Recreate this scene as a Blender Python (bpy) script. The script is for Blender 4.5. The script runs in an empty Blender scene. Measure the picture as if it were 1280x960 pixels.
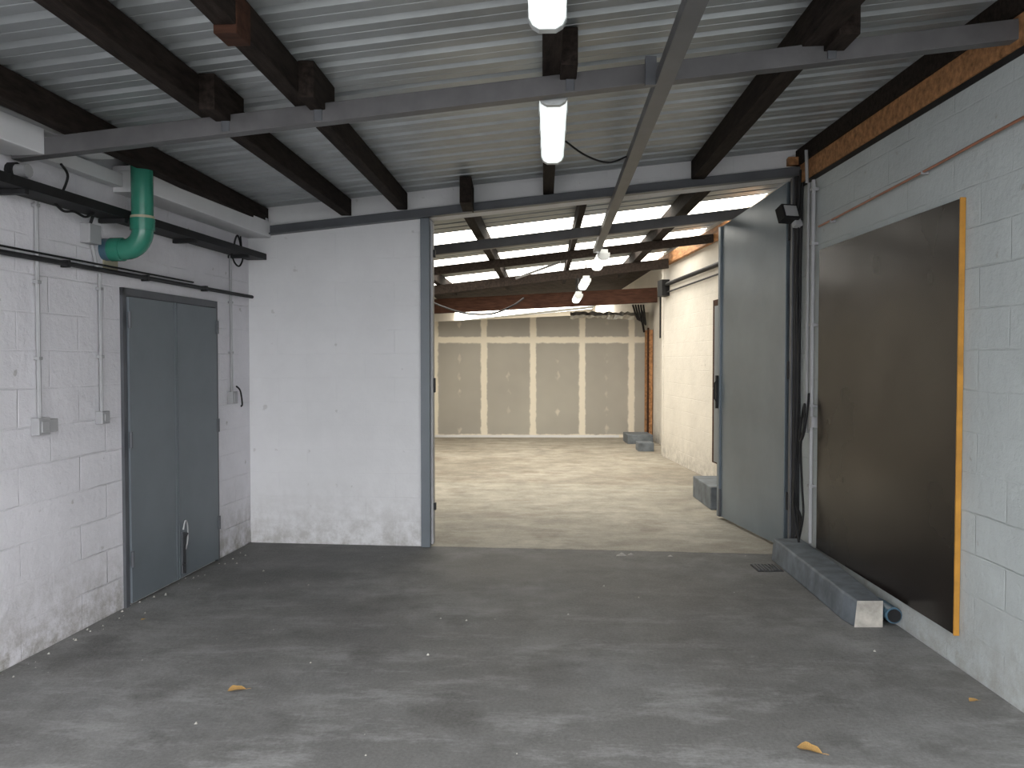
import bpy, math, random
from mathutils import Vector, Matrix
random.seed(7)
scene = bpy.context.scene
try:
    scene.view_settings.view_transform = 'Standard'
    scene.view_settings.look = 'None'
except Exception:
    pass

# ------------------------------------------------------------ materials
def new_mat(name):
    m = bpy.data.materials.new(name); m.use_nodes = True
    nt = m.node_tree
    return m, nt, nt.nodes['Principled BSDF']
def N(nt, typ, **kw):
    n = nt.nodes.new(typ)
    for k, v in kw.items():
        if k in n.inputs.keys(): n.inputs[k].default_value = v
        else: setattr(n, k, v)
    return n
def L(nt, a, b): nt.links.new(a, b)
def ramp(nt, fac, stops):
    r = nt.nodes.new('ShaderNodeValToRGB')
    el = r.color_ramp.elements
    while len(el) < len(stops): el.new(0.5)
    for e, (p, c) in zip(el, stops):
        e.position = p
        e.color = (c, c, c, 1) if isinstance(c, (int, float)) else (*c, 1)
    L(nt, fac, r.inputs[0]); return r
def mixc(nt, fac, a, b, mode='MIX'):
    m = nt.nodes.new('ShaderNodeMixRGB'); m.blend_type = mode
    for i, v in enumerate((fac, a, b)):
        if isinstance(v, (int, float)): m.inputs[i].default_value = v
        elif isinstance(v, tuple): m.inputs[i].default_value = (*v, 1)
        else: L(nt, v, m.inputs[i])
    return m.outputs[0]
def math_(nt, op, a, b=None, clamp=False):
    m = nt.nodes.new('ShaderNodeMath'); m.operation = op; m.use_clamp = clamp
    for i, v in enumerate((a, b)):
        if v is None: continue
        if isinstance(v, (int, float)): m.inputs[i].default_value = v
        else: L(nt, v, m.inputs[i])
    return m.outputs[0]
def noise(nt, vec, scale, detail=5, rough=.6):
    n = N(nt, 'ShaderNodeTexNoise'); n.inputs['Scale'].default_value = scale
    n.inputs['Detail'].default_value = detail; n.inputs['Roughness'].default_value = rough
    L(nt, vec, n.inputs['Vector']); return n.outputs[0]
def mapped(nt, sc=(1,1,1)):
    tc = nt.nodes.new('ShaderNodeTexCoord'); mp = nt.nodes.new('ShaderNodeMapping')
    mp.inputs['Scale'].default_value = sc
    L(nt, tc.outputs['Object'], mp.inputs[0]); return mp.outputs[0]
def bump(nt, bsdf, h, strength=.3, dist=.01):
    b = nt.nodes.new('ShaderNodeBump'); b.inputs['Strength'].default_value = strength
    b.inputs['Distance'].default_value = dist
    L(nt, h, b.inputs['Height']); L(nt, b.outputs[0], bsdf.inputs['Normal'])

def simple(name, col, rough=.5, metal=0, var=.15, scale=8, spec=.5, bmp=.1, stretch=(1,1,1)):
    m, nt, b = new_mat(name)
    v = mapped(nt, stretch)
    n = noise(nt, v, scale)
    lo = tuple(c*(1-var) for c in col); hi = tuple(min(1, c*(1+var)) for c in col)
    r = ramp(nt, n, [(.3, lo), (.7, hi)])
    L(nt, r.outputs[0], b.inputs['Base Color'])
    b.inputs['Roughness'].default_value = rough; b.inputs['Metallic'].default_value = metal
    b.inputs['Specular IOR Level'].default_value = spec
    if bmp: bump(nt, b, noise(nt, v, scale*4), bmp, .004)
    return m

def block_wall(name, col, dirt=(.32,.30,.27), bw=.5, rh=.2, dirtamt=1.0, bstr=.5, joint=.10, chipamt=.5, uneven=.88):
    m, nt, b = new_mat(name)
    tc = nt.nodes.new('ShaderNodeTexCoord'); sp = nt.nodes.new('ShaderNodeSeparateXYZ')
    L(nt, tc.outputs['Object'], sp.inputs[0])
    cb = nt.nodes.new('ShaderNodeCombineXYZ')
    wob = math_(nt, 'MULTIPLY', math_(nt, 'SUBTRACT', noise(nt, tc.outputs['Object'], 3, 4), .5), .02)
    L(nt, math_(nt, 'ADD', sp.outputs[0], wob), cb.inputs[0]); L(nt, math_(nt, 'ADD', sp.outputs[2], wob), cb.inputs[1])
    br = N(nt, 'ShaderNodeTexBrick'); L(nt, cb.outputs[0], br.inputs['Vector'])
    br.inputs['Scale'].default_value = 1; br.inputs['Brick Width'].default_value = bw
    br.inputs['Row Height'].default_value = rh; br.inputs['Mortar Size'].default_value = .007
    br.inputs['Mortar Smooth'].default_value = .9
    big = noise(nt, tc.outputs['Object'], 1.6, 8, .7)
    fine = noise(nt, tc.outputs['Object'], 22, 5, .7)
    c0 = ramp(nt, big, [(.3, tuple(c*uneven for c in col)), (.62, col)]).outputs[0]
    jm = ramp(nt, noise(nt, tc.outputs['Object'], 1.7, 4), [(.40, .08), (.65, 1)]).outputs[0]
    jf = math_(nt, 'MULTIPLY', br.outputs['Fac'], jm)
    c1 = mixc(nt, math_(nt, 'MULTIPLY', jf, joint), c0, tuple(c*.5 for c in col))
    chip = ramp(nt, noise(nt, tc.outputs['Object'], 11, 3, .5), [(.69, 0), (.73, 1)]).outputs[0]
    c1 = mixc(nt, math_(nt, 'MULTIPLY', chip, chipamt), c1, dirt)
    low = nt.nodes.new('ShaderNodeMapRange'); L(nt, sp.outputs[2], low.inputs[0])
    low.inputs[1].default_value = 0; low.inputs[2].default_value = .7
    low.inputs[3].default_value = 1; low.inputs[4].default_value = 0
    g = math_(nt, 'POWER', low.outputs[0], 2.0)
    g = math_(nt, 'MULTIPLY', g, ramp(nt, noise(nt, tc.outputs['Object'], 7, 8, .75), [(.40, .08), (.60, 1)]).outputs[0])
    c2 = mixc(nt, math_(nt, 'MULTIPLY', g, .9*dirtamt), c1, dirt)
    L(nt, c2, b.inputs['Base Color'])
    b.inputs['Roughness'].default_value = .75; b.inputs['Specular IOR Level'].default_value = .25
    h = math_(nt, 'ADD', math_(nt, 'MULTIPLY', jf, -.5), math_(nt, 'MULTIPLY', fine, .7))
    h = math_(nt, 'ADD', h, math_(nt, 'MULTIPLY', noise(nt, tc.outputs['Object'], 5, 3), .8))
    bump(nt, b, h, bstr, .012)
    return m

def concrete(name, dark, mid, light, stain, scuff=.5, rough=.7, dusty=None):
    m, nt, b = new_mat(name)
    tc = nt.nodes.new('ShaderNodeTexCoord'); o = tc.outputs['Object']
    big = noise(nt, o, .7, 8, .62)
    c = ramp(nt, big, [(.34, dark), (.50, mid), (.68, light)]).outputs[0]
    med = ramp(nt, noise(nt, o, 3.1, 9, .7), [(.35, .62), (.65, 1.18)]).outputs[0]
    c = mixc(nt, 1.0, c, med, 'MULTIPLY')
    mp = nt.nodes.new('ShaderNodeMapping'); mp.inputs['Scale'].default_value = (.6, 1.6, 1)
    mp.inputs['Rotation'].default_value = (0, 0, .35); L(nt, o, mp.inputs[0])
    sc = ramp(nt, noise(nt, mp.outputs[0], 2.3, 12, .78), [(.51, 0), (.63, 1)]).outputs[0]
    amt = scuff
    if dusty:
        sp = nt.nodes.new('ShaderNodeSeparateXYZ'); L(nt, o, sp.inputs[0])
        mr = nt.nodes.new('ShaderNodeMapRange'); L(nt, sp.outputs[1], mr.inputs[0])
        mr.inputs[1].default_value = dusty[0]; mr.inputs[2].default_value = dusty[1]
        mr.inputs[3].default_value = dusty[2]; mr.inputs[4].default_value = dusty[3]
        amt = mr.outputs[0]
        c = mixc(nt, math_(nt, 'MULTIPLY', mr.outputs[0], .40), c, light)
    c = mixc(nt, math_(nt, 'MULTIPLY', sc, amt), c, tuple(min(1, x*1.45) for x in light))
    st = ramp(nt, noise(nt, o, 1.9, 5, .6), [(.54, 0), (.68, 1)]).outputs[0]
    c = mixc(nt, math_(nt, 'MULTIPLY', st, .62), c, stain)
    fine = noise(nt, o, 60, 4, .7)
    c = mixc(nt, .3, c, ramp(nt, fine, [(.3, tuple(x*.5 for x in mid)), (.7, light)]).outputs[0])
    L(nt, c, b.inputs['Base Color'])
    rr = ramp(nt, big, [(.3, rough-.12), (.7, rough+.12)]).outputs[0]
    L(nt, rr, b.inputs['Roughness']); b.inputs['Specular IOR Level'].default_value = .3
    bump(nt, b, math_(nt, 'ADD', noise(nt, o, 9, 9, .7), math_(nt, 'MULTIPLY', fine, .4)), .5, .01)
    return m

M = {}
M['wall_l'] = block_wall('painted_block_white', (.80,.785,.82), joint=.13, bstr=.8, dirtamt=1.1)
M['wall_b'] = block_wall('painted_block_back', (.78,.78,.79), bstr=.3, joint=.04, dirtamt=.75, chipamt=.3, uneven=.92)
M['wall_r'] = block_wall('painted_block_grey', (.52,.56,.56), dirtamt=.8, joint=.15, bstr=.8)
M['wall_rear'] = block_wall('painted_block_rear', (.76,.72,.65), dirtamt=.8)
M['white'] = simple('white_paint', (.76,.76,.77), .7, var=.05, scale=3)
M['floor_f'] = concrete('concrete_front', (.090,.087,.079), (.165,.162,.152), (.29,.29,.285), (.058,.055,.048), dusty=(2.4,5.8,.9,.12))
M['floor_b'] = concrete('concrete_rear', (.24,.21,.165), (.36,.325,.265), (.45,.415,.35), (.17,.12,.08), .4)
M['floor_b2'] = concrete('concrete_rear_slab', (.29,.265,.215), (.41,.38,.315), (.50,.47,.405), (.21,.17,.13), .4)
M['roof'] = simple('galvanised_sheet', (.36,.38,.385), .45, .45, var=.15, scale=2.5, bmp=.03)
M['roof_d'] = simple('dark_brown_roof', (.05,.035,.028), .8, 0, var=.4, scale=3, spec=.15)  # darker brown than the other roof bays, used on one rear bay
M['timber'] = simple('dark_timber', (.024,.018,.015), .85, var=.55, scale=6, bmp=.5, spec=.12, stretch=(6,1,6))
M['brown'] = simple('brown_timber', (.055,.025,.016), .8, var=.4, scale=5, bmp=.3, spec=.15, stretch=(1,6,6))
M['orange'] = simple('new_timber', (.38,.19,.085), .65, var=.5, scale=5, bmp=.2, spec=.2, stretch=(5,1,5))
M['steel'] = simple('grey_steel_paint', (.095,.10,.11), .45, .1, var=.15, scale=5)
M['steel_l'] = simple('beam_steel_paint', (.115,.112,.115), .5, .1, var=.25, scale=4)
M['door'] = simple('door_grey_paint', (.15,.172,.192), .42, .0, var=.07, scale=3, bmp=.03)
M['leaf'] = simple('sheet_steel_door', (.165,.20,.228), .32, .2, var=.15, scale=1.5, bmp=.05)
M['black'] = simple('black_plastic', (.012,.012,.013), .6, var=.3, spec=.3)
M['darkst'] = simple('blackened_steel', (.020,.020,.022), .6, .2, var=.4)
M['green'] = simple('green_pvc', (.035,.21,.145), .22, var=.12, scale=5, bmp=.0)
M['blue'] = simple('blue_collar', (.06,.12,.17), .4)
M['beige'] = simple('putty', (.4,.37,.26), .6)
M['pvc'] = simple('grey_conduit', (.38,.38,.39), .5, var=.08)
M['box'] = simple('switch_plastic', (.38,.38,.39), .4, var=.04)
M['copper'] = simple('copper_pipe', (.36,.15,.09), .4, .4)
M['edge'] = simple('yellow_edge', (.46,.22,.03), .6, var=.2)
M['curb'] = simple('painted_curb', (.135,.155,.175), .65, var=.4, scale=6, bmp=.6)
M['worn'] = simple('worn_concrete', (.38,.36,.32), .85, var=.45, scale=9, bmp=.6)
M['dleaf'] = simple('dry_leaf', (.45,.27,.09), .7, var=.3, scale=30)
M['chip'] = simple('plaster_chip', (.40,.39,.35), .9)
M['foil'] = simple('foil', (.6,.6,.57), .35, .7, var=.25, scale=12, bmp=1.0)
M['cap'] = simple('lamp_endcap', (.5,.52,.52), .4, var=.05)

m, nt, b = new_mat('formply')
v = mapped(nt); big = noise(nt, v, 1.2, 6)
L(nt, ramp(nt, big, [(.3,(.009,.007,.006)),(.7,(.018,.013,.011))]).outputs[0], b.inputs['Base Color'])
L(nt, ramp(nt, noise(nt, v, 1.5, 4, .5), [(.3,.17),(.7,.30)]).outputs[0], b.inputs['Roughness'])
b.inputs['Specular IOR Level'].default_value = .26
bump(nt, b, noise(nt, v, 1.4, 1), .2, .03)
M['ply'] = m

def emis(name, col, st, base=(.8,.8,.8)):
    m, nt, b = new_mat(name)
    b.inputs['Base Color'].default_value = (*base, 1)
    b.inputs['Emission Color'].default_value = (*col, 1)
    b.inputs['Emission Strength'].default_value = st
    b.inputs['Roughness'].default_value = .4
    return m
M['tube'] = emis('lamp_diffuser', (.93,1,.97), .9)
M['tube2'] = emis('lamp_diffuser_lit', (1,1,.97), 3)
M['sky'] = emis('translucent_sheet', (1,.95,.85), 6.8)

m, nt, b = new_mat('plasterboard')
tc = nt.nodes.new('ShaderNodeTexCoord'); sp = nt.nodes.new('ShaderNodeSeparateXYZ'); L(nt, tc.outputs['Object'], sp.inputs[0])
wob = math_(nt, 'MULTIPLY', math_(nt, 'SUBTRACT', noise(nt, tc.outputs['Object'], 7, 4), .5), .07)
xs = math_(nt, 'ADD', sp.outputs[0], wob); zs = math_(nt, 'ADD', sp.outputs[2], wob)
def dist_per(val, off, per):
    f = math_(nt, 'FRACT', math_(nt, 'DIVIDE', math_(nt, 'ADD', val, off), per))
    return math_(nt, 'MULTIPLY', math_(nt, 'ABSOLUTE', math_(nt, 'SUBTRACT', f, .5)), per)
dv = dist_per(xs, -.02+.49, .98); dh = dist_per(zs, .975, 1.95)
bv = ramp(nt, math_(nt, 'MINIMUM', dv, dh), [(.050, 1), (.075, 0)]).outputs[0]
dm = dist_per(xs, -.02, .98); dz = dist_per(zs, 0, .35)
dd = math_(nt, 'ADD', math_(nt, 'MULTIPLY', dm, 1.0), math_(nt, 'MULTIPLY', dz, .5))
bd = ramp(nt, dd, [(.03, .5), (.06, 0)]).outputs[0]
bd = math_(nt, 'MULTIPLY', bd, ramp(nt, noise(nt, tc.outputs['Object'], 2.6, 2), [(.48,0),(.6,1)]).outputs[0])
f = math_(nt, 'MAXIMUM', bv, bd)
brd = ramp(nt, noise(nt, tc.outputs['Object'], .8, 3), [(.3,(.37,.35,.31)),(.7,(.44,.42,.37))]).outputs[0]
L(nt, mixc(nt, f, brd, (.82,.76,.64)), b.inputs['Base Color']); b.inputs['Roughness'].default_value = .85
M['board'] = m

# ------------------------------------------------------------ mesh builder
class MB:
    def __init__(s): s.v=[]; s.f=[]; s.mi=[]; s.mats=[]; s.sm=[]
    def mid(s, k):
        if k not in s.mats: s.mats.append(k)
        return s.mats.index(k)
    def add(s, vs, fs, k, smooth=False):
        o=len(s.v); s.v += [tuple(x) for x in vs]; i=s.mid(k)
        for f in fs: s.f.append(tuple(o+j for j in f)); s.mi.append(i); s.sm.append(smooth)
    def box(s, x0,x1,y0,y1,z0,z1,k):
        vs=[(x,y,z) for z in (z0,z1) for y in (y0,y1) for x in (x0,x1)]
        s.add(vs,[(0,2,3,1),(4,5,7,6),(0,1,5,4),(2,6,7,3),(0,4,6,2),(1,3,7,5)],k)
    def prism(s, poly, y0, y1, k):
        n=len(poly); vs=[(x,y0,z) for x,z in poly]+[(x,y1,z) for x,z in poly]
        fs=[tuple(range(n)), tuple(reversed(range(n,2*n)))]
        fs+=[(i,i+n,(i+1)%n+n,(i+1)%n) for i in range(n)]
        s.add(vs,fs,k)
    def beam(s, p0, p1, w, h, k, prof=None):
        p0=Vector(p0); p1=Vector(p1); d=(p1-p0).normalized()
        r=d.cross(Vector((0,0,1)))
        r = r.normalized() if r.length>1e-4 else Vector((1,0,0))
        u=r.cross(d)
        prof = prof or [(-w/2,-h/2),(w/2,-h/2),(w/2,h/2),(-w/2,h/2)]
        n=len(prof)
        vs=[p+r*a+u*c for p in (p0,p1) for a,c in prof]
        fs=[tuple(reversed(range(n))), tuple(range(n,2*n))]+[(i,(i+1)%n,(i+1)%n+n,i+n) for i in range(n)]
        s.add(vs,fs,k)
    def tube(s, pts, r, k, seg=12):
        pts=[Vector(p) for p in pts]; n=len(pts); vs=[]
        ref=Vector((0,0,1))
        d0=(pts[1]-pts[0]).normalized()
        if abs(d0.dot(ref))>.9: ref=Vector((1,0,0))
        a=d0.cross(ref).normalized()
        for i,p in enumerate(pts):
            d=(pts[min(i+1,n-1)]-pts[max(i-1,0)]).normalized()
            a=(a-d*a.dot(d)).normalized(); c=d.cross(a)
            rr=r[i] if isinstance(r,(list,tuple)) else r
            for j in range(seg):
                t=2*math.pi*j/seg; vs.append(p+(a*math.cos(t)+c*math.sin(t))*rr)
        fs=[(i*seg+j,i*seg+(j+1)%seg,(i+1)*seg+(j+1)%seg,(i+1)*seg+j) for i in range(n-1) for j in range(seg)]
        s.add(vs,fs,k,True)
        s.add(vs[:seg],[tuple(reversed(range(seg)))],k); s.add(vs[-seg:],[tuple(range(seg))],k)
    def make(s, name, mat=Matrix(), bevel=0):
        me=bpy.data.meshes.new(name); me.from_pydata(s.v,[],s.f)
        for k in s.mats: me.materials.append(M[k])
        for p,i,sm in zip(me.polygons,s.mi,s.sm): p.material_index=i; p.use_smooth=sm
        me.validate(); me.update()
        import bmesh
        bm=bmesh.new(); bm.from_mesh(me); bmesh.ops.recalc_face_normals(bm,faces=bm.faces); bm.to_mesh(me); bm.free()
        o=bpy.data.objects.new(name,me); scene.collection.objects.link(o); o.matrix_world=mat
        if bevel:
            bv=o.modifiers.new('bevel','BEVEL'); bv.width=bevel; bv.segments=2; bv.limit_method='ANGLE'
        return o
def frame(x,y,ang): return Matrix.Translation((x,y,0)) @ Matrix.Rotation(ang,4,'Z')
def arc(c, r, a0, a1, ax, bx, n=8):
    c=Vector(c); ax=Vector(ax); bx=Vector(bx)
    return [c+ax*r*math.cos(a0+(a1-a0)*i/n)+bx*r*math.sin(a0+(a1-a0)*i/n) for i in range(n+1)]
def smooth_path(pts, n=8):
    P=[Vector(p) for p in pts]; P=[P[0]]+P+[P[-1]]; out=[]
    for i in range(1,len(P)-2):
        for j in range(n):
            t=j/n; a,b_,c,d=P[i-1],P[i],P[i+1],P[i+2]
            out.append(.5*((2*b_)+(c-a)*t+(2*a-5*b_+4*c-d)*t*t+(3*b_-a-3*c+d)*t**3))
    out.append(P[-2]); return out

FL = frame(-2.99, 0, math.atan2(1, .11))
FR = frame(2.23, 0, math.atan2(1, .005))
FB = frame(-2.22, 7.0, math.atan2(-.45, 4.48))
def LX(Y): return Y*1.006
def roofz(X): return 3.0+.087*X
def rroofz(X): return 3.02+.105*X
YF=0.5

# ------------------------------------------------------------ shell
b=MB()
b.add([(-3.6,-1,0),(3.4,-1,0),(3.4,6.44,0),(-3.6,7.14,0)],[(0,1,2,3)],'floor_f'); b.make('floor')
b=MB()
def seam(X): return 10.35-.1*X
b.add([(-3,7.08,.004),(3.4,6.44,.004),(3.4,seam(3.4),.004),(-3,seam(-3),.004)],[(0,1,2,3)],'floor_b2')
b.add([(-3,seam(-3),.004),(3.4,seam(3.4),.004),(3.4,29,.004),(-3,29,.004)],[(0,1,2,3)],'floor_b')
b.add([(-3,7.08,.004),(3.4,6.44,.004),(3.4,6.44,-.05),(-3,7.08,-.05)],[(0,1,2,3)],'floor_b')
b.make('floor.001')
b=MB(); b.box(-30,30,-40,-1,-.17,-.01,'floor_f'); b.make('ground_outside')

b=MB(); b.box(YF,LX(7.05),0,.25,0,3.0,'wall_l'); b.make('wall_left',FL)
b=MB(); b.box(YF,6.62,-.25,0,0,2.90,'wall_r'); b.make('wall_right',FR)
hb=lambda u: 2.575+.0915*u
U0,U1=1.50,4.46
b=MB()
b.prism([(0-.2,0),(U0,0),(U0,hb(U0)),(-.2,hb(-.2))],0,.16,'wall_b')
b.prism([(-.2,hb(-.2)),(5.2,hb(5.2)),(5.2,2.807+.087*5.2+.02),(-.2,2.807-.0174+.02)],0,.16,'wall_b')
b.prism([(U1+.07,0),(5.2,0),(5.2,hb(5.2)),(U1+.07,hb(U1+.07))],0,.16,'wall_b')
b.make('wall_back',FB)
def wallseg(name,p0,p1,z1,k,th=.15,top2=None):
    d=Vector((p1[0]-p0[0],p1[1]-p0[1])); a=math.atan2(d.y,d.x)
    b=MB(); top2=z1 if top2 is None else top2
    b.prism([(0,0),(d.length,0),(d.length,top2),(0,z1)],0,th,k); return b.make(name,frame(p0[0],p0[1],a))
wallseg('wall_rear_left',(-1.62,7.15),(-1.55,28),2.84,'wall_rear',.15)
wallseg('wall_rear_right',(2.78,6.7),(2.42,13.4),3.30,'wall_rear',-.15,3.26)
wallseg('wall_rear_return',(2.42,13.4),(2.82,13.4),3.27,'wall_rear',-.15,3.3)
wallseg('wall_rear_alcove',(2.72,13.4),(2.70,28),3.3,'wall_rear',-.15)
wallseg('wall_rear_end',(-1.7,28),(2.9,28),2.85,'wall_rear',.15,3.3)
wallseg('wall_partition',(-1.56,16.55),(2.72,16.50),2.315,'board',.1,2.5)
b=MB(); b.box(.02,3.7,-.015,0,0,.05,'white'); b.make('baseboard_partition',frame(-1.56,16.545,math.atan2(-.05,4.28)))

# ------------------------------------------------------------ roofs
def corr(mb, ya, yb, xa, xb, zf, k, pitch=.25, dep=.04, skew=-.1):
    ys=[]
    n=max(1,round((yb-ya)/pitch)); p=(yb-ya)/n
    for i in range(n):
        for t,h in ((0,0),(.33,0),(.35,.3),(.37,0),(.70,0),(.76,1),(.94,1)): ys.append((ya+(i+t)*p,h*dep))
    ys.append((yb,0))
    vs=[]
    for y,h in ys:
        for x in (xa,xb): vs.append((x,y+skew*x,zf(x)+h))
    fs=[(2*i,2*i+1,2*i+3,2*i+2) for i in range(len(ys)-1)]
    mb.add(vs,fs,k)
b=MB(); corr(b,YF+.2,6.78,-3.3,2.55,roofz,'roof',pitch=.21,dep=.028); b.make('ceiling')
b=MB()
for ya,yb in ((6.95,9.05),(10.0,11.25),(12.6,13.5),(14.7,22.5),(27,28.4)):
    corr(b,ya,yb,-1.8,3.0,rroofz,'roof_d' if ya==14.7 else 'roof')
b.make('ceiling.001')
for i,(ya,yb) in enumerate(((9.05,10.0),(11.25,12.6),(13.5,14.7),(22.5,27))):
    b=MB(); vs=[(x,y-.1*x,rroofz(x)+.01) for y in (ya,yb) for x in (-1.8,3.0)]; b.add(vs,[(0,1,3,2)],'sky'); b.make('window_%d'%(i+1))

# purlins
pt=.0386
def purlin(X7,Y7,y0,name='roof_purlin',blocks=True,w=.085,h=.135,k='timber',zf=roofz,dz=0):
    b=MB()
    def P(Y): X=X7-pt*(Y7-Y); return (X,Y,zf(X)-h/2-.003+dz)
    b.beam(P(y0),P(Y7-.01),w,h,k)
    if blocks:
        ym=3.93-.1*P(3.9)[0]
        q0=Vector(P(ym-.22)); q1=Vector(P(ym+.16)); off=Vector((w*.9,0,-.01))
        b.beam(q0+off,q1+off,w*.9,h+.03,k)
    return b.make(name,bevel=.004)
purlin(-2.08,6.98,YF+.1,blocks=False)
purlin(-1.37,6.90,YF+.1); purlin(-.90,6.85,YF+.1); purlin(.295,6.76,YF+.1,blocks=True); purlin(1.47,6.62,YF+.1,w=.10,h=.15)
b=MB(); b.box(-.40,-.31,6.35,6.80,2.75,2.95,'timber'); b.make('timber_stub',bevel=.004)
b=MB(); b.beam((-1.045,3.05,2.815),(-1.035,3.18,2.815),.09,.15,'brown'); b.make('timber_block',bevel=.004)
b=MB(); b.box(YF,6.6,-.12,.015,2.93,3.07,'orange'); b.box(YF,6.6,-.14,.035,3.07,3.19,'timber')
b.box(YF,6.6,-.10,.004,2.895,2.93,'black'); b.make('timber_wall_plate',FR)  # black strip paints in the shade of the gap under the plate
b=MB()
def TB(X): return (X, 3.93-.1*X+.02, roofz(X)-.135-.05)
b.beam(TB(-2.50),TB(2.24),.07,.09,'steel_l')
for X in (-1.46,-1.0,.2,1.37):
    p=Vector(TB(X)); b.box(p.x+.05,p.x+.09,p.y-.05,p.y-.035,p.z-.03,p.z+.09,'steel')
b.make('steel_crossbeam',bevel=.003)
b=MB()
def RL(Y,z=2.805): return (.695+.05*(Y-3.87),Y,z)
b.beam(RL(YF),RL(9.7),.075,.012,'steel'); b.beam(Vector(RL(YF))+Vector((-.034,0,.025)),Vector(RL(9.7))+Vector((-.034,0,.025)),.008,.05,'steel_l')  # left flange gets the lighter paint to colour in the rail's lit side
b.beam(Vector(RL(YF))+Vector((.034,0,.025)),Vector(RL(9.7))+Vector((.034,0,.025)),.008,.05,'steel')
b.beam(Vector(RL(3.80))+Vector((-.06,0,.06)),Vector(RL(3.83))+Vector((-.06,0,.06)),.05,.13,'steel')
b.make('steel_rail')
b=MB()
b.prism([(0,hb(0)),(4.52,hb(4.52)),(4.52,hb(4.52)+.075),(0,hb(0)+.075)],-.05,-.001,'steel')
b.prism([(0,hb(0)),(4.52,hb(4.52)),(4.52,hb(4.52)+.012),(0,hb(0)+.012)],-.075,-.05,'steel')
b.box(4.40,4.50,-.07,0,3.07,3.13,'orange')
b.make('steel_lintel',FB,bevel=.003)
b=MB(); b.box(U0-.02,U0+.055,-.04,.17,0,hb(U0),'door'); b.box(U0+.055,U0+.075,.0,.05,.02,hb(U0)-.02,'pvc')
b.box(U0+.05,U0+.085,.02,.07,1.28,1.4,'darkst'); b.box(U0+.05,U0+.09,.02,.06,2.40,2.46,'darkst'); b.box(U0+.05,U0+.09,.02,.06,.3,.36,'darkst')
b.make('door_frame',FB,bevel=.003)
b=MB(); b.box(U1,U1+.08,-.06,.17,0,hb(U1),'darkst'); b.box(U1-.015,U1,-.02,.05,.02,hb(U1),'steel')
for z in (.35,1.4,2.5): b.tube([(U1-.01,.05,z),(U1-.01,.05,z+.14)],.018,'darkst')
b.make('door_frame.001',FB,bevel=.003)
hx,hy=2.20,6.64; ex,ey=2.02,8.06
ll=math.hypot(ex-hx,ey-hy); a=math.atan2(ey-hy,ex-hx)
b=MB()
b.prism([(0,.03),(ll,.03),(ll,2.835),(0,2.97)],-.045,0,'leaf')
b.box(ll-.05,ll,-.055,.02,.03,2.835,'leaf'); b.box(0,.04,-.055,.012,.03,2.96,'leaf')
b.box(ll-.02,ll+.012,.0,.04,1.08,1.40,'darkst'); b.tube([(ll-.01,.035,1.15),(ll-.01,.055,1.18),(ll-.01,.055,1.32),(ll-.01,.035,1.35)],.008,'darkst')
b.box(ll-.06,ll-.03,0,.02,.03,.3,'steel')
b.make('door_2',frame(hx,hy,a),bevel=.003)
b=MB()
b.prism([(0,.03),(1.4,.03),(1.4,2.62),(0,2.69)],0,.045,'leaf'); b.box(1.3,1.38,-.02,0,1.1,1.3,'darkst')
b.make('door_3',frame(-.76,7.05,math.atan2(1.4,-.32)),bevel=.003)

b=MB(); b.box(YF,LX(4.17),-.21,-.002,2.57,2.70,'white'); b.box(LX(5.07),LX(6.97),-.21,-.002,2.57,2.70,'white')
b.box(LX(4.17),LX(5.07),-.07,-.002,2.60,2.68,'white'); b.box(YF,LX(4.8),-.19,-.002,2.7,2.73,'white'); b.box(LX(5.07),LX(6.97),-.19,-.002,2.7,2.73,'white')
b.make('trim_1',FL,bevel=.004)

# ------------------------------------------------------------ left wall fittings
b=MB(); x0,x1,xm=LX(5.15),LX(6.37),LX(5.75)
b.box(x0-.02,x0+.02,-.02,0,0,2.0,'steel'); b.box(x1-.02,x1+.02,-.02,0,0,2.0,'steel'); b.box(x0-.02,x1+.02,-.02,0,1.95,2.0,'steel')
b.box(x0+.02,x1-.02,-.012,0,.015,1.95,'black')  # black backing painted in so the gaps round the leaves read as shade
b.box(x0+.026,xm-.007,-.032,-.012,.02,1.945,'door'); b.box(xm+.007,x1-.026,-.032,-.012,.02,1.945,'door')
b.box(xm-.03,xm-.007,-.036,-.032,.02,1.945,'door'); b.box(xm+.007,xm+.014,-.036,-.032,.02,1.945,'door')
b.box(xm+.03,xm+.065,-.045,-.03,.05,.34,'steel'); b.tube([(xm+.047,-.05,.05),(xm+.047,-.05,.30),(xm+.07,-.06,.33)],.008,'darkst')
b.tube(smooth_path([(xm+.03,-.05,.36),(xm+.05,-.055,.42),(xm+.08,-.055,.38),(xm+.08,-.055,.28),(xm+.05,-.055,.22)]),.006,'pvc',8)
b.tube([(xm+.047,-.05,.12),(xm+.01,-.06,.12)],.008,'darkst')
for z in (.25,1.0,1.75):
    b.tube([(x0+.02,-.04,z),(x0+.02,-.04,z+.1)],.011,'steel'); b.tube([(x1-.02,-.036,z),(x1-.02,-.036,z+.1)],.011,'steel')
b.make('door_1',FL,bevel=.002)
b=MB()
b.box(YF,LX(6.96),-.17,-.02,2.385,2.392,'black'); b.box(YF,LX(6.96),-.176,-.17,2.385,2.435,'black'); b.box(YF,LX(6.96),-.02,-.012,2.385,2.435,'black')
for i in range(8):
    x=.7+i*.85; b.box(x,x+.03,-.17,-.002,2.36,2.385,'darkst')
for i in range(5):
    pts=[(x/4,-.045-.022*i+random.uniform(-.01,.01),2.405+random.uniform(0,.035)) for x in range(2,28)]
    b.tube(smooth_path(pts,2),.009+.004*(i%2),'black',6)
b.make('cable_tray',FL)
b=MB(); b.tube([(YF,-.035,2.08),(LX(6.99),-.035,2.08)],.014,'darkst',10)
b.tube([(YF,-.03,2.115),(LX(6.0),-.03,2.11)],.006,'black',6)
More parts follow.
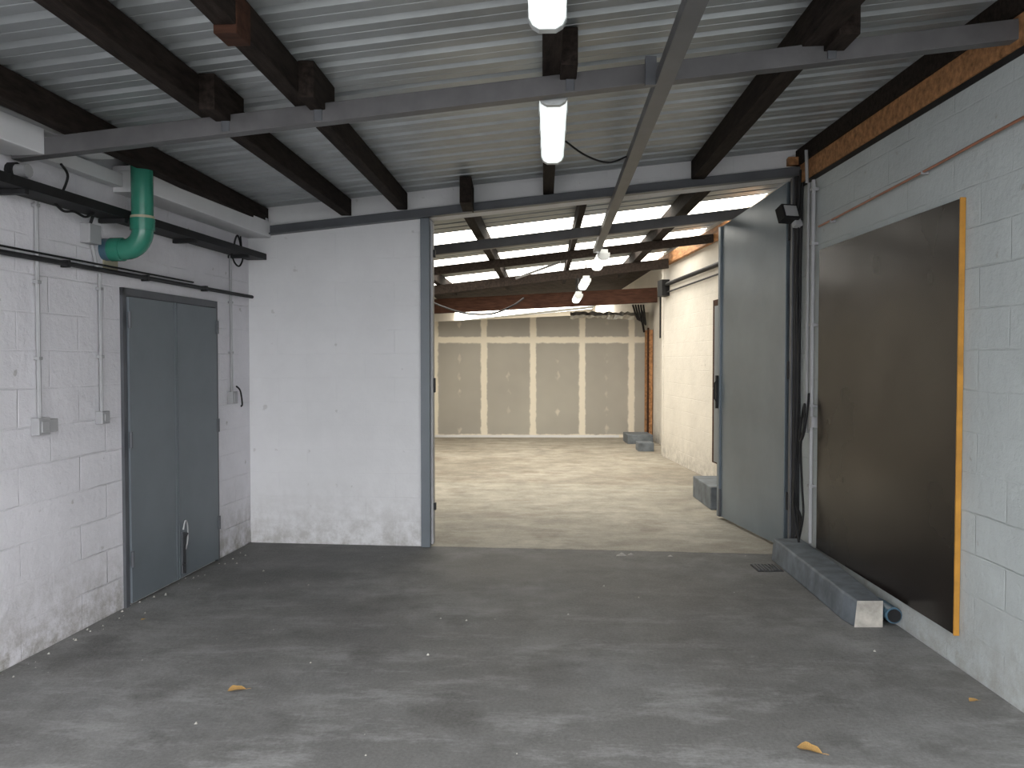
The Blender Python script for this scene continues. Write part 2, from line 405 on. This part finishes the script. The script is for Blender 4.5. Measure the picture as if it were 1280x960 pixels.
for i in range(8):
    x=.6+i*.8; b.box(x,x+.02,-.05,-.002,2.06,2.10,'darkst')
b.make('wall_pipe',FL)
def sw(Y,z,ztop,w,h,name,double=False):
    b=MB(); x=LX(Y)
    b.tube([(x,-.02,z+h/2-.01),(x,-.02,ztop)],.0115,'pvc',10)
    zz=z+.35
    while zz<ztop-.02: b.box(x-.017,x+.017,-.034,-.002,zz,zz+.018,'pvc'); zz+=.4
    b.box(x-w/2,x+w/2,-.05,-.002,z-h/2,z+h/2,'box'); b.box(x-w/2+.015,x+w/2-.015,-.058,-.05,z-h/2+.015,z+h/2-.015,'box')
    if double: b.box(x+w/2,x+w/2+.07,-.045,-.002,z-h/2+.01,z+h/2-.01,'box')
    return b.make(name,FL,bevel=.004)
sw(4.36,1.20,2.38,.09,.09,'light_switch',double=True)
sw(4.90,1.21,2.06,.075,.075,'light_switch')
sw(6.62,1.25,2.38,.09,.10,'light_switch')
b=MB(); x=LX(4.80); b.box(x-.055,x+.055,-.065,-.002,2.22,2.33,'box')
b.tube([(x,-.03,2.33),(x,-.05,2.38)],.01,'black',6); b.tube([(x+.03,-.02,2.22),(x+.07,-.02,2.10)],.0115,'pvc')
b.make('junction_box',FL,bevel=.004)
b=MB()
for (Y,pts) in ((4.5,[(0,2.43),(.05,2.55),(-.02,2.6)]),(4.45,[(0,2.39),(.06,2.355),(.14,2.365),(.22,2.35),(.28,2.385)]),
                   (6.55,[(0,2.39),(.04,2.32),(.10,2.30),(.14,2.36),(.1,2.45),(.06,2.53)]),
                   (6.62,[(0,2.42),(-.03,2.48),(.0,2.54),(.03,2.48),(.02,2.40)]),(6.62,[(0,1.34),(.05,1.30),(.06,1.2),(.02,1.18)])):
    b.tube(smooth_path([(LX(Y)+p[0],-.06-.01*i,p[1]) for i,p in enumerate(pts)]),.007,'black',6)
b.make('loose_cables',FL)
b=MB(); b.tube([(LX(4.2),-.04,2.50),(LX(4.2),-.10,2.50)],.035,'box'); b.tube([(LX(4.2),-.0,2.50),(LX(4.2),-.04,2.50)],.045,'black'); b.make('wall_bracket',FL)
b=MB(); px=LX(4.98); yc=-.245; r=.0625
pth=[Vector((px,yc,2.80)),Vector((px,yc,2.32))]
pth+=arc((px,yc+.11,2.32),.11,0,math.pi/2,(0,-1,0),(0,0,-1),8)[1:]
pth+= [Vector((px,-.05,2.21))]
b.tube(pth,r,'green',24); b.tube([(px,yc,2.39),(px,yc,2.32)],r+.008,'green',24)
b.tube([(px,-.12,2.21),(px,-.05,2.21)],r+.008,'green',24); b.tube([(px,-.05,2.21),(px,-.003,2.21)],r+.004,'blue',24)
b.tube([(px,yc,2.405),(px,yc,2.39)],r+.005,'beige',24)
b.box(px-.02,px+.12,-.012,-.002,2.10,2.18,'beige')
b.make('drain_pipe',FL)

# ------------------------------------------------------------ lamps
def lamp(X,Y,z,tan,name='fluorescent_light',length=1.22,hang=None,k='tube'):
    b=MB(); h=length/2
    b.box(-.05,.05,-h+.02,h-.02,.045,.09,'cap')
    prof=[(-.068,.045),(-.068,.01),(-.055,-.015),(-.03,-.03),(.03,-.03),(.055,-.015),(.068,.01),(.068,.045)]
    b.prism(prof,-h+.04,h-.04,k)
    for s in (-1,1):
        y0,y1=sorted((s*(h-.04),s*h)); b.prism([(x*1.06,zz*1.06) for x,zz in prof],y0,y1,'cap')
    for y in (-.35,0,.35): b.box(-.074,-.066,y-.02,y+.02,.0,.05,'cap'); b.box(.066,.074,y-.02,y+.02,.0,.05,'cap')
    if hang:
        for y in (-.4,.4): b.box(-.01,.01,y-.01,y+.01,.09,hang,'darkst')
    return b.make(name,Matrix.Translation((X,Y,z))@Matrix.Rotation(-math.atan(tan),4,'Z'),bevel=.002)
lamp(.105,2.52,2.80,.045); lamp(.225,4.60,2.80,.045)
lamp(1.08,10.2,2.74,.036,hang=.28,k='tube2'); lamp(1.15,13.2,2.74,.036,hang=.28,k='tube2'); lamp(1.16,14.75,2.63,.036,hang=.42,k='tube2')
b=MB(); b.tube(smooth_path([(.32,5.0,2.86),(.45,5.1,2.80),(.6,5.2,2.78),(.72,5.25,2.83)]),.006,'black',6); b.make('lamp_cable')

# ------------------------------------------------------------ right wall fittings
b=MB(); b.box(4.13,6.04,.006,.028,.17,2.35,'ply'); b.box(4.122,4.13,.004,.031,.165,2.355,'edge')
b.make('dark_plywood_panel',FR)
b=MB()
b.tube(smooth_path([(6.05,.03,2.52),(5.2,.03,2.545),(4.4,.03,2.57),(3.67,.03,2.60),(2,.03,2.65),(YF,.03,2.70)],6),.0075,'copper',8)
for x in (1.5,3,4.5,5.8): b.box(x,x+.015,.002,.04,2.50+(6-x)*.035,2.52+(6-x)*.035,'pvc')
b.make('copper_pipe',FR)
b=MB()
b.tube([(6.16,.03,.18),(6.16,.03,2.88)],.016,'pvc',10)
b.tube([(6.26,.03,1.0),(6.26,.03,2.88)],.013,'pvc',10)
b.tube([(6.26,.045,2.88),(6.24,.06,3.12)],.013,'pvc',10)
for z in (.6,1.2,1.8,2.4,2.8): b.box(6.135,6.185,0,.05,z,z+.02,'pvc')
b.box(6.10,6.16,0,.05,1.05,1.13,'box')
b.make('wall_conduit',FR)
b=MB()
for i,pts in enumerate(([(6.34,.05,2.9),(6.35,.06,2.0),(6.34,.07,1.2),(6.30,.10,.7),(6.32,.06,.3),(6.3,.09,.19)],
            [(6.36,.06,3.0),(6.36,.08,2.2),(6.36,.05,1.1),(6.32,.10,.55),(6.25,.07,.35),(6.22,.1,.2)],
            [(6.16,.05,1.3),(6.10,.08,1.18),(6.12,.10,1.0),(6.20,.10,.95),(6.22,.08,1.12),(6.16,.08,1.22),(6.12,.1,1.05),(6.18,.1,.9),(6.20,.08,.6),(6.14,.09,.4),(6.2,.1,.2)],
            [(6.36,.08,.60),(6.26,.12,.45),(6.16,.13,.3),(6.14,.12,.19)])):
    b.tube(smooth_path(pts),.009,'black',7)
b.make('hanging_cables',FR)
b=MB(); b.box(-.07,.07,-.05,.04,-.06,.06,'black'); b.box(-.055,.055,-.056,-.05,-.045,.045,'pvc'); b.tube([(0,.03,.05),(.02,.08,.12),(.10,.12,.14)],.012,'darkst')
b.box(.04,.10,-.02,.03,-.10,-.04,'pvc')
b.make('floodlight',Matrix.Translation((2.10,6.35,2.66))@Matrix.Rotation(.3,4,'Z')@Matrix.Rotation(-.4,4,'X'),bevel=.004)
b=MB()
vs=[]
for y,(xa,xb,h) in ((4.76,(1.985,2.15,.155)),(4.9,(1.965,2.155,.165)),(5.6,(1.99,2.215,.165)),(6.38,(2.01,2.24,.17))):
    vs+= [(xa,y,0),(xa+.015,y,h),(xb,y,h),(xb,y,0)]
fs=[(4*i+j,4*i+(j+1)%4,4*i+4+(j+1)%4,4*i+4+j) for i in range(3) for j in range(4)]
b.add(vs,fs+[(12,15,14,13)],'curb'); b.add(vs[:4],[(0,1,2,3)],'worn')
b.make('concrete_curb',bevel=.012)
b=MB()
b.tube([(2.205,4.74,.075),(2.208,4.9,.075),(2.205,5.05,.075)],[.047,.045,.036],'blue',20)
b.tube([(2.205,4.731,.075),(2.205,4.739,.075)],.038,'black',20)  # black disc stands in for the shade inside the pipe mouth
b.make('pipe_end')
b=MB()
b.box(1.80,1.99,6.02,6.22,.001,.006,'darkst')
for i in range(7): b.box(1.81+.025*i,1.82+.025*i,6.03,6.21,.006,.014,'steel')
b.make('floor_drain')

# ------------------------------------------------------------ rear room structure
def xbeam(name,Y0,zoff,w,h,k,xa=-1.55,xb=2.6,slope=None,zc=None):
    b=MB()
    def P(X):
        return (X,Y0-.1*X,(rroofz(X)-zoff) if zc is None else zc+slope*X)
    b.beam(P(xa),P(xb),w,h,k); return b.make(name,bevel=.004)
xbeam('rear_crossbeam',8.55,.25,.08,.10,'steel_l',xb=2.58)
xbeam('rear_crossbeam',10.6,.22,.10,.10,'timber',xb=2.50)
xbeam('rear_crossbeam',12.9,.25,.10,.14,'timber',xb=2.38)
xbeam('rear_crossbeam',15.6,0,.12,.27,'brown',zc=2.63,slope=.045,xb=2.68)
def rp(x0,w=.09):
    b=MB(); b.beam((x0-.04*2.5,7.05,rroofz(x0-.1)-.085),(x0+.04*6,15.4,rroofz(x0+.24)-.085),w,.16,'timber'); b.make('roof_purlin',bevel=.004)
rp(-.30); rp(.72,.06); rp(1.78,.12); rp(-1.3)
b=MB(); b.beam((2.70,6.8,3.12),(2.38,13.4,3.10),.06,.16,'orange'); b.make('timber_wall_plate')
b=MB(); b.beam((.05,10.9,2.62),(.62,10.6,2.80),.025,.025,'pvc'); b.make('hanging_conduit')
b=MB(); b.tube(smooth_path([(-1.5,14.9,2.62),(-1.2,14.5,2.48),(-.8,14.2,2.35),(-.35,14,2.33),(.0,14,2.46),(.2,14.1,2.6)]),.016,'black',8); b.make('sagging_cable')
b=MB()
vs=[]
for i in range(25):
    x=1.15+i*.06
    vs+=[(x,16.42+random.uniform(-.04,.03),2.37+.02*math.sin(x*5)+random.uniform(-.02,.02)),(x,16.38+random.uniform(-.05,.02),2.43+random.uniform(-.02,.02)),(x,16.44,2.50+random.uniform(-.02,.02))]
fs=[]
for i in range(24):
    for j in range(2): fs.append((3*i+j,3*i+3+j,3*i+4+j,3*i+1+j))
b.add(vs,fs,'foil'); b.make('foil_insulation')
b=MB(); b.box(2.62,2.70,15.9,16.35,0,2.13,'orange'); b.box(2.60,2.63,15.88,15.95,0,2.17,'brown'); b.make('door_4',bevel=.004)
b=MB(); b.box(2.14,2.40,13.95,14.3,0,.15,'curb'); b.make('concrete_step',bevel=.01)
b=MB(); b.box(2.13,2.60,15.2,15.85,0,.17,'curb'); b.make('concrete_step',bevel=.01)
b=MB(); b.box(2.05,2.58,8.5,9.35,0,.24,'curb'); b.make('concrete_step',bevel=.012)
FRR=frame(2.78,6.7,math.atan2(6.7,-.36))
b=MB(); b.box(2.7,3.75,.001,.05,.26,2.30,'brown'); b.box(2.8,3.65,.05,.06,.28,2.22,'door'); b.tube([(3.5,.06,1.2),(3.5,.11,1.2),(3.4,.11,1.2)],.012,'darkst'); b.make('door_5',FRR,bevel=.004)
b=MB(); b.tube([(.3,.05,2.74),(6.65,.05,2.72)],.03,'black'); b.tube([(.3,.05,2.62),(6.6,.04,2.60)],.012,'darkst')
b.tube([(6.6,.05,2.72),(6.6,.05,1.9)],.015,'black'); b.box(6.2,6.5,.0,.12,2.55,2.8,'black')
b.make('wall_pipe',FRR)
b=MB()
for i in range(5):
    b.tube(smooth_path([(2.3+.05*i,15.8,2.6),(2.4+.04*i,15.9,2.35-.03*i),(2.5,16.0,2.3+.05*i),(2.58,16.2,2.1)]),.02,'black',6)
b.make('cable_bundle')

# ------------------------------------------------------------ floor litter
def dleaf(x,y,s,rot,name='dry_leaf'):
    b=MB(); n=8; vs=[]
    for i in range(n+1):
        t=i/n; w=math.sin(math.pi*t**.8)*.33*(1+.25*math.sin(9*t)); c=.18*math.sin(math.pi*t)
        vs+=[((t-.5),-w,.12*abs(w)*2+c*.3+.02),((t-.5),0,c*.15+.02),((t-.5),w,.35*w+c*.4+.02)]
    fs=[(3*i+j,3*i+3+j,3*i+4+j,3*i+1+j) for i in range(n) for j in range(2)]
    b.add(vs,fs,'dleaf',True); b.tube([(.5,0,.02),(.62,.03,.03),(.74,.02,.02)],.012,'dleaf',5)
    return b.make(name,Matrix.Translation((x,y,.001))@Matrix.Rotation(rot,4,'Z')@Matrix.Scale(s,4))
dleaf(-1.29,3.84,.085,.3); dleaf(1.18,3.24,.10,-.6); dleaf(2.10,3.72,.05,.2); dleaf(-2.2,4.9,.03,1)
b=MB()
for i in range(60):
    if i<22: x,y=random.uniform(-2.0,2),random.uniform(3.2,6.6)
    else:
        y=random.uniform(4,6.7); x=-2.99+.11*y+abs(random.gauss(.05,.08))+.02
    s=random.uniform(.002,.008)
    b.add([(x-s,y-s,0),(x+s,y-s*.7,0),(x+s*.8,y+s,0),(x-s*.9,y+s*.8,0),(x+s*.1,y,s*1.3)],[(0,1,2,3),(0,1,4),(1,2,4),(2,3,4),(3,0,4)],'chip')
for x,y,s in ((.95,6.55,.03),(1.25,6.50,.02),(.87,6.52,.045)):
    b.add([(x-s,y-s*.4,0),(x+s,y-s*.4,0),(x+s*.8,y+s*.4,0),(x-s*.9,y+s*.4,0),(x,y,s*.6)],[(0,1,2,3),(0,1,4),(1,2,4),(2,3,4),(3,0,4)],'worn')
b.make('plaster_debris')

# ------------------------------------------------------------ world, camera
w=bpy.data.worlds.new('overcast_sky'); scene.world=w; w.use_nodes=True
bg=w.node_tree.nodes['Background']; bg.inputs[0].default_value=(.965,.975,1,1); bg.inputs[1].default_value=5.6
cam=bpy.data.cameras.new('camera'); co=bpy.data.objects.new('camera',cam); scene.collection.objects.link(co)
co.location=(0,0,1.55); co.rotation_euler=(math.radians(90-1.66),0,0)
cam.sensor_width=36; cam.lens=1035/1280*36; cam.clip_end=200
scene.camera=co
